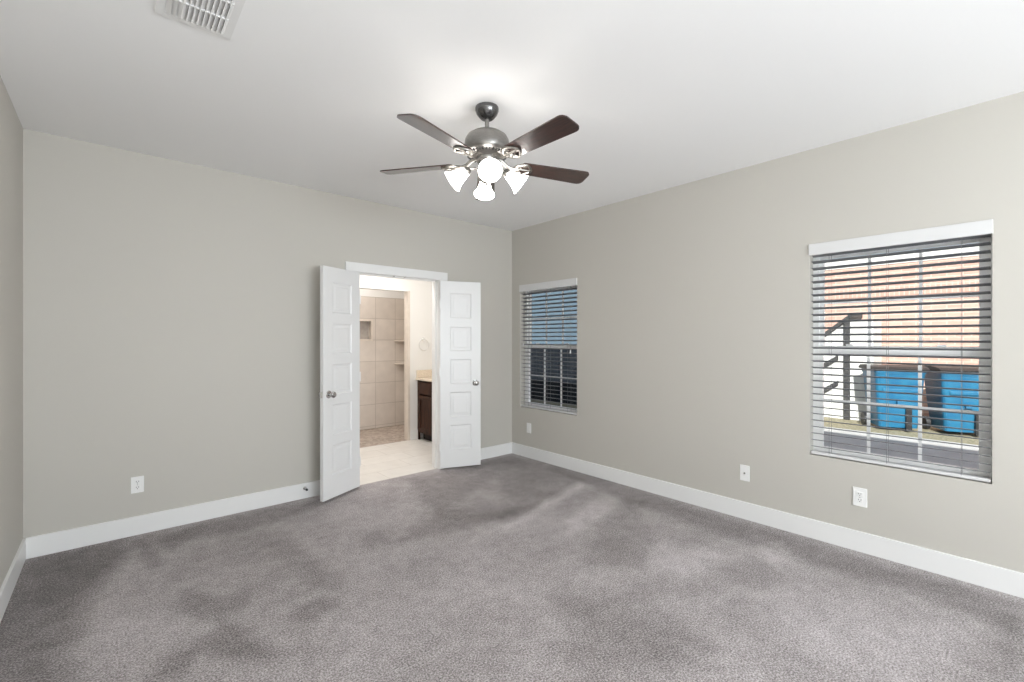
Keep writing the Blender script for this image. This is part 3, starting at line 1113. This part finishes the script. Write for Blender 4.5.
# vanity cabinet: front faces -x
VF, VY0, VY1, VT = 3.225, 4.40, 5.70, 0.835
van = thing('vanity_cabinet', 'dark brown wooden bathroom vanity cabinet below the stone counter', 'cabinet', (VF, VY1, 0))
bm = BM()
bx(bm, 0.018, XR - VF - 0.006, -(VY1 - VY0), -0.004, 0.10, VT - 0.002)
bx(bm, 0.0, 0.02, -0.05, -0.004, 0.0, VT - 0.002)                 # end stile running down into a foot
bx(bm, 0.0, 0.02, -(VY1 - VY0), -0.05, VT - 0.022, VT - 0.002)
bx(bm, 0.0, 0.02, -(VY1 - VY0), -0.05, 0.10, 0.125)
for k in range(4):
    y = -0.05 - 0.40 * k
    if y > -(VY1 - VY0) - 0.02:
        bx(bm, 0.0, 0.02, max(y - 0.03, -(VY1 - VY0)), y, 0.10, VT - 0.002)
obj('carcass', bm, M_cab, van)
bm = BM()
bx(bm, 0.07, 0.09, -(VY1 - VY0), -0.05, 0.0, 0.10)
tk = obj('toe_kick', bm, M_kick, van)
for k in range(3):
    y1 = -0.055 - 0.40 * k
    y0 = y1 - 0.355
    bm = BM()
    bx(bm, -0.018, 0.0, y0, y1, 0.645, VT - 0.03, bevel=0.004)
    obj('drawer_front', bm, M_cab, van)
    bm = BM()
    zs0, zs1 = 0.12, 0.625
    bx(bm, -0.018, 0.0, y0, y0 + 0.055, zs0, zs1, bevel=0.002)
    bx(bm, -0.018, 0.0, y1 - 0.055, y1, zs0, zs1, bevel=0.002)
    bx(bm, -0.018, 0.0, y0 + 0.055, y1 - 0.055, zs1 - 0.055, zs1, bevel=0.002)
    bx(bm, -0.018, 0.0, y0 + 0.055, y1 - 0.055, zs0, zs0 + 0.055, bevel=0.002)
    bx(bm, -0.008, 0.0, y0 + 0.055, y1 - 0.055, zs0 + 0.055, zs1 - 0.055)
    obj('door', bm, M_cab, van)
ct = thing('vanity_countertop', 'speckled beige stone bathroom counter with low side splash', 'countertop', (VF, VY1, VT))
bm = BM()
bx(bm, -0.03, XR - VF - 0.006, -(VY1 - VY0), -0.004, 0.0, 0.032, bevel=0.004)
obj('slab', bm, M_stone, ct)
bm = BM()
bx(bm, -0.02, XR - VF - 0.006, -0.024, -0.004, 0.032, 0.135, bevel=0.003)
obj('side_splash', bm, M_stone, ct)
tr = thing('towel_ring', 'round chrome towel ring on the white wall above the vanity', 'towel ring', (3.31, SY0, 1.405))
bm = BM()
lathe(bm, [(0, 0), (0.024, 0), (0.024, 0.005), (0.012, 0.012), (0.010, 0.035), (0.013, 0.045), (0, 0.047)], 20, Matrix.Rotation(R(90), 4, 'X'))
obj('mount', bm, M_bright, tr, smooth=True)
bm = BM()
tube(bm, [(0.078 * math.sin(a), -0.036, -0.078 + 0.078 * math.cos(a) - 0.006) for a in [2 * math.pi * k / 32 for k in range(33)]], 0.0045, 8)
obj('ring', bm, M_bright, tr, smooth=True)

# ------------------------------------------------------------------ outside the right-hand windows
G = -0.15
bm = BM()
bx(bm, XR + TH, 40, -20, 40, G - 0.3, G - 0.03)
obj('ground', bm, M_soil, kind='structure')
bm = BM()
bx(bm, XR + TH, 9.55, -12, 6.5, G - 0.1, G)
obj('driveway', bm, M_conc, kind='structure')
bm = BM()
bx(bm, 9.55, 11.5, -12, 14, G - 0.1, G - 0.005)
gr = obj('grass_strip', bm, M_grass, kind='stuff')
gr['label'] = 'strip of dry yellow green grass in front of the brick house'
gr['category'] = 'grass'

nh = thing('brick_house', 'sunlit red brick house wall behind the blue bins outside the near window', 'house', (11.6, 2, G))
bm = BM()
bx(bm, 0, 0.3, -12, 4.6, 0, 3.05)
obj('brick_wall', bm, M_brick, nh)
bm = BM()
bx(bm, -0.012, 0.0, -12, 4.6, 2.42, 2.62)
obj('soldier_course', bm, tile_mat('soldier_brick', (0.54, 0.32, 0.26), (0.60, 0.37, 0.30), (0.62, 0.46, 0.40), 0.075, 0.4, 0.010, ('Y', 'Z'), loc=(30, 5, 0), rough=0.85), nh)
bm = BM()
bx(bm, -0.02, 0.3, -12.3, 4.9, 3.05, 3.25)
obj('eaves', bm, M_white_ext, nh)
bm = BM()
prism(bm, [(-0.03, 3.25), (-0.03, 3.27), (4.0, 3.6), (4.0, 3.25)], -4.9, 12.3, Matrix.Rotation(R(90), 4, 'X'))
obj('roof', bm, M_dark_ext, nh)


def bin_(label, loc, rot):
    """wheeled bin, front faces local -x"""
    t = thing('recycling_bin', label, 'bin', loc, rot, 'blue bins outside the near window')
    bm = BM()
    secs = [(0.06, 0.27, 0.27), (0.5, 0.31, 0.31), (0.95, 0.35, 0.34), (1.0, 0.37, 0.355), (1.03, 0.37, 0.355)]
    rings = []
    for z, hx, hy in secs:
        ring = []
        rc = 0.06
        for cx, cy, a0 in ((1, 1, 0), (-1, 1, 90), (-1, -1, 180), (1, -1, 270)):
            for q in range(4):
                a = R(a0 + 30 * q)
                ring.append(bm.verts.new((cx * (hx - rc) + rc * math.cos(a), cy * (hy - rc) + rc * math.sin(a), z)))
        rings.append(ring)
    for a, b in zip(rings, rings[1:]):
        for i in range(16):
            bm.faces.new((a[i], a[(i + 1) % 16], b[(i + 1) % 16], b[i]))
    bm.faces.new(rings[0])
    bm.faces.new(rings[-1])
    bx(bm, -0.37, -0.30, -0.05, 0.05, 0.45, 0.52, bevel=0.01)       # front lift bar
    bx(bm, -0.352, -0.30, -0.24, 0.24, 0.66, 0.72, bevel=0.012)
    body = obj('body', bm, M_blue, t)
    bm = BM()
    prof = [(-0.39, 1.03), (-0.395, 1.055), (-0.30, 1.09), (0.0, 1.115), (0.3, 1.10), (0.40, 1.06), (0.40, 1.03)]
    prism(bm, prof, -0.375, 0.375, Matrix.Rotation(R(90), 4, 'X'))
    ld = obj('lid', bm, M_black, t)
    ld['label'] = 'black lid'
    bm = BM()
    tube(bm, [(0.37, -0.26, 1.0), (0.45, -0.26, 1.03), (0.45, 0.26, 1.03), (0.37, 0.26, 1.0)], 0.016, 8)
    obj('handle', bm, M_black, t)
    for s in (-1, 1):
        bm = BM()
        cyl(bm, (0.24, s * 0.30, 0.115), (0.24, s * 0.36, 0.115), 0.115, seg=24)
        obj('wheel', bm, M_black, t)
    bm = BM()
    bx(bm, -0.345, -0.29, -0.16, -0.08, 0.02, 0.40, bevel=0.01)  # black strip imitating a dark shadow on the bin front
    obj('front_shadow_strip', bm, M_black, t)
    return t


bin_('blue wheeled bin with black lid outside, left of the two', (10.25, 1.60, G), R(27))
bin_('blue wheeled bin with black lid outside, right of the two', (10.55, 0.80, G), R(27))

sh = thing('lean_to_shed', 'small white lean-to shed with dark sloped roof left of the blue bins', 'shed', (10.75, 1.95, G))
bm = BM()
prism(bm, [(0.0, 0), (0.0, 1.92), (0.40, 1.92), (0.95, 1.46), (0.95, 0)], 0.0, 0.7, Matrix(((0, 0, 1, 0), (1, 0, 0, 0), (0, 1, 0, 0), (0, 0, 0, 1))))
obj('shed_wall', bm, M_white_ext, sh)
bm = BM()
prism(bm, [(0.32, 1.99), (0.32, 2.07), (1.05, 1.46), (1.05, 1.38)], -0.08, 0.78, Matrix(((0, 0, 1, 0), (1, 0, 0, 0), (0, 1, 0, 0), (0, 0, 0, 1))))
obj('roof', bm, M_dark_ext, sh)
bm = BM()
bx(bm, -0.06, 0.0, 0.36, 0.45, 0, 1.94)
obj('corner_post', bm, M_dark_ext, sh)
for z0 in (0.35, 0.85):
    bm = BM()
    prism(bm, [(0.55, z0 + 0.3), (0.55, z0 + 0.4), (0.95, z0 + 0.12), (0.95, z0)], -0.04, 0.0, Matrix(((0, 0, 1, 0), (1, 0, 0, 0), (0, 1, 0, 0), (0, 0, 0, 1))))
    obj('brace', bm, M_dark_ext, sh)

fn = thing('board_fence', 'dark board fence seen low through the corner window', 'fence', (8.3, 9.0, G))
bm = BM()
for k in range(40):
    y = -2.5 + 0.125 * k
    bx(bm, 0, 0.02, y, y + 0.118, 0.0, 1.42)
obj('board_panel', bm, M_fence, fn)
bm = BM()
for z in (0.3, 1.2):
    bx(bm, 0.02, 0.06, -2.5, 2.5, z, z + 0.09)
obj('rail', bm, M_fence, fn)
sb = thing('siding_house', 'slate blue sided house behind the dark fence through the corner window', 'house', (10.8, 11.0, G))
bm = BM()
bx(bm, 0, 0.2, -3, 5, 0, 3.3)
obj('siding_wall', bm, M_siding, sb)
bm = BM()
prism(bm, [(-0.1, 3.3), (-0.1, 3.38), (3.5, 4.2), (3.5, 3.3)], -5.2, 3.2, Matrix.Rotation(R(90), 4, 'X'))
obj('roof', bm, M_dark_ext, sb)
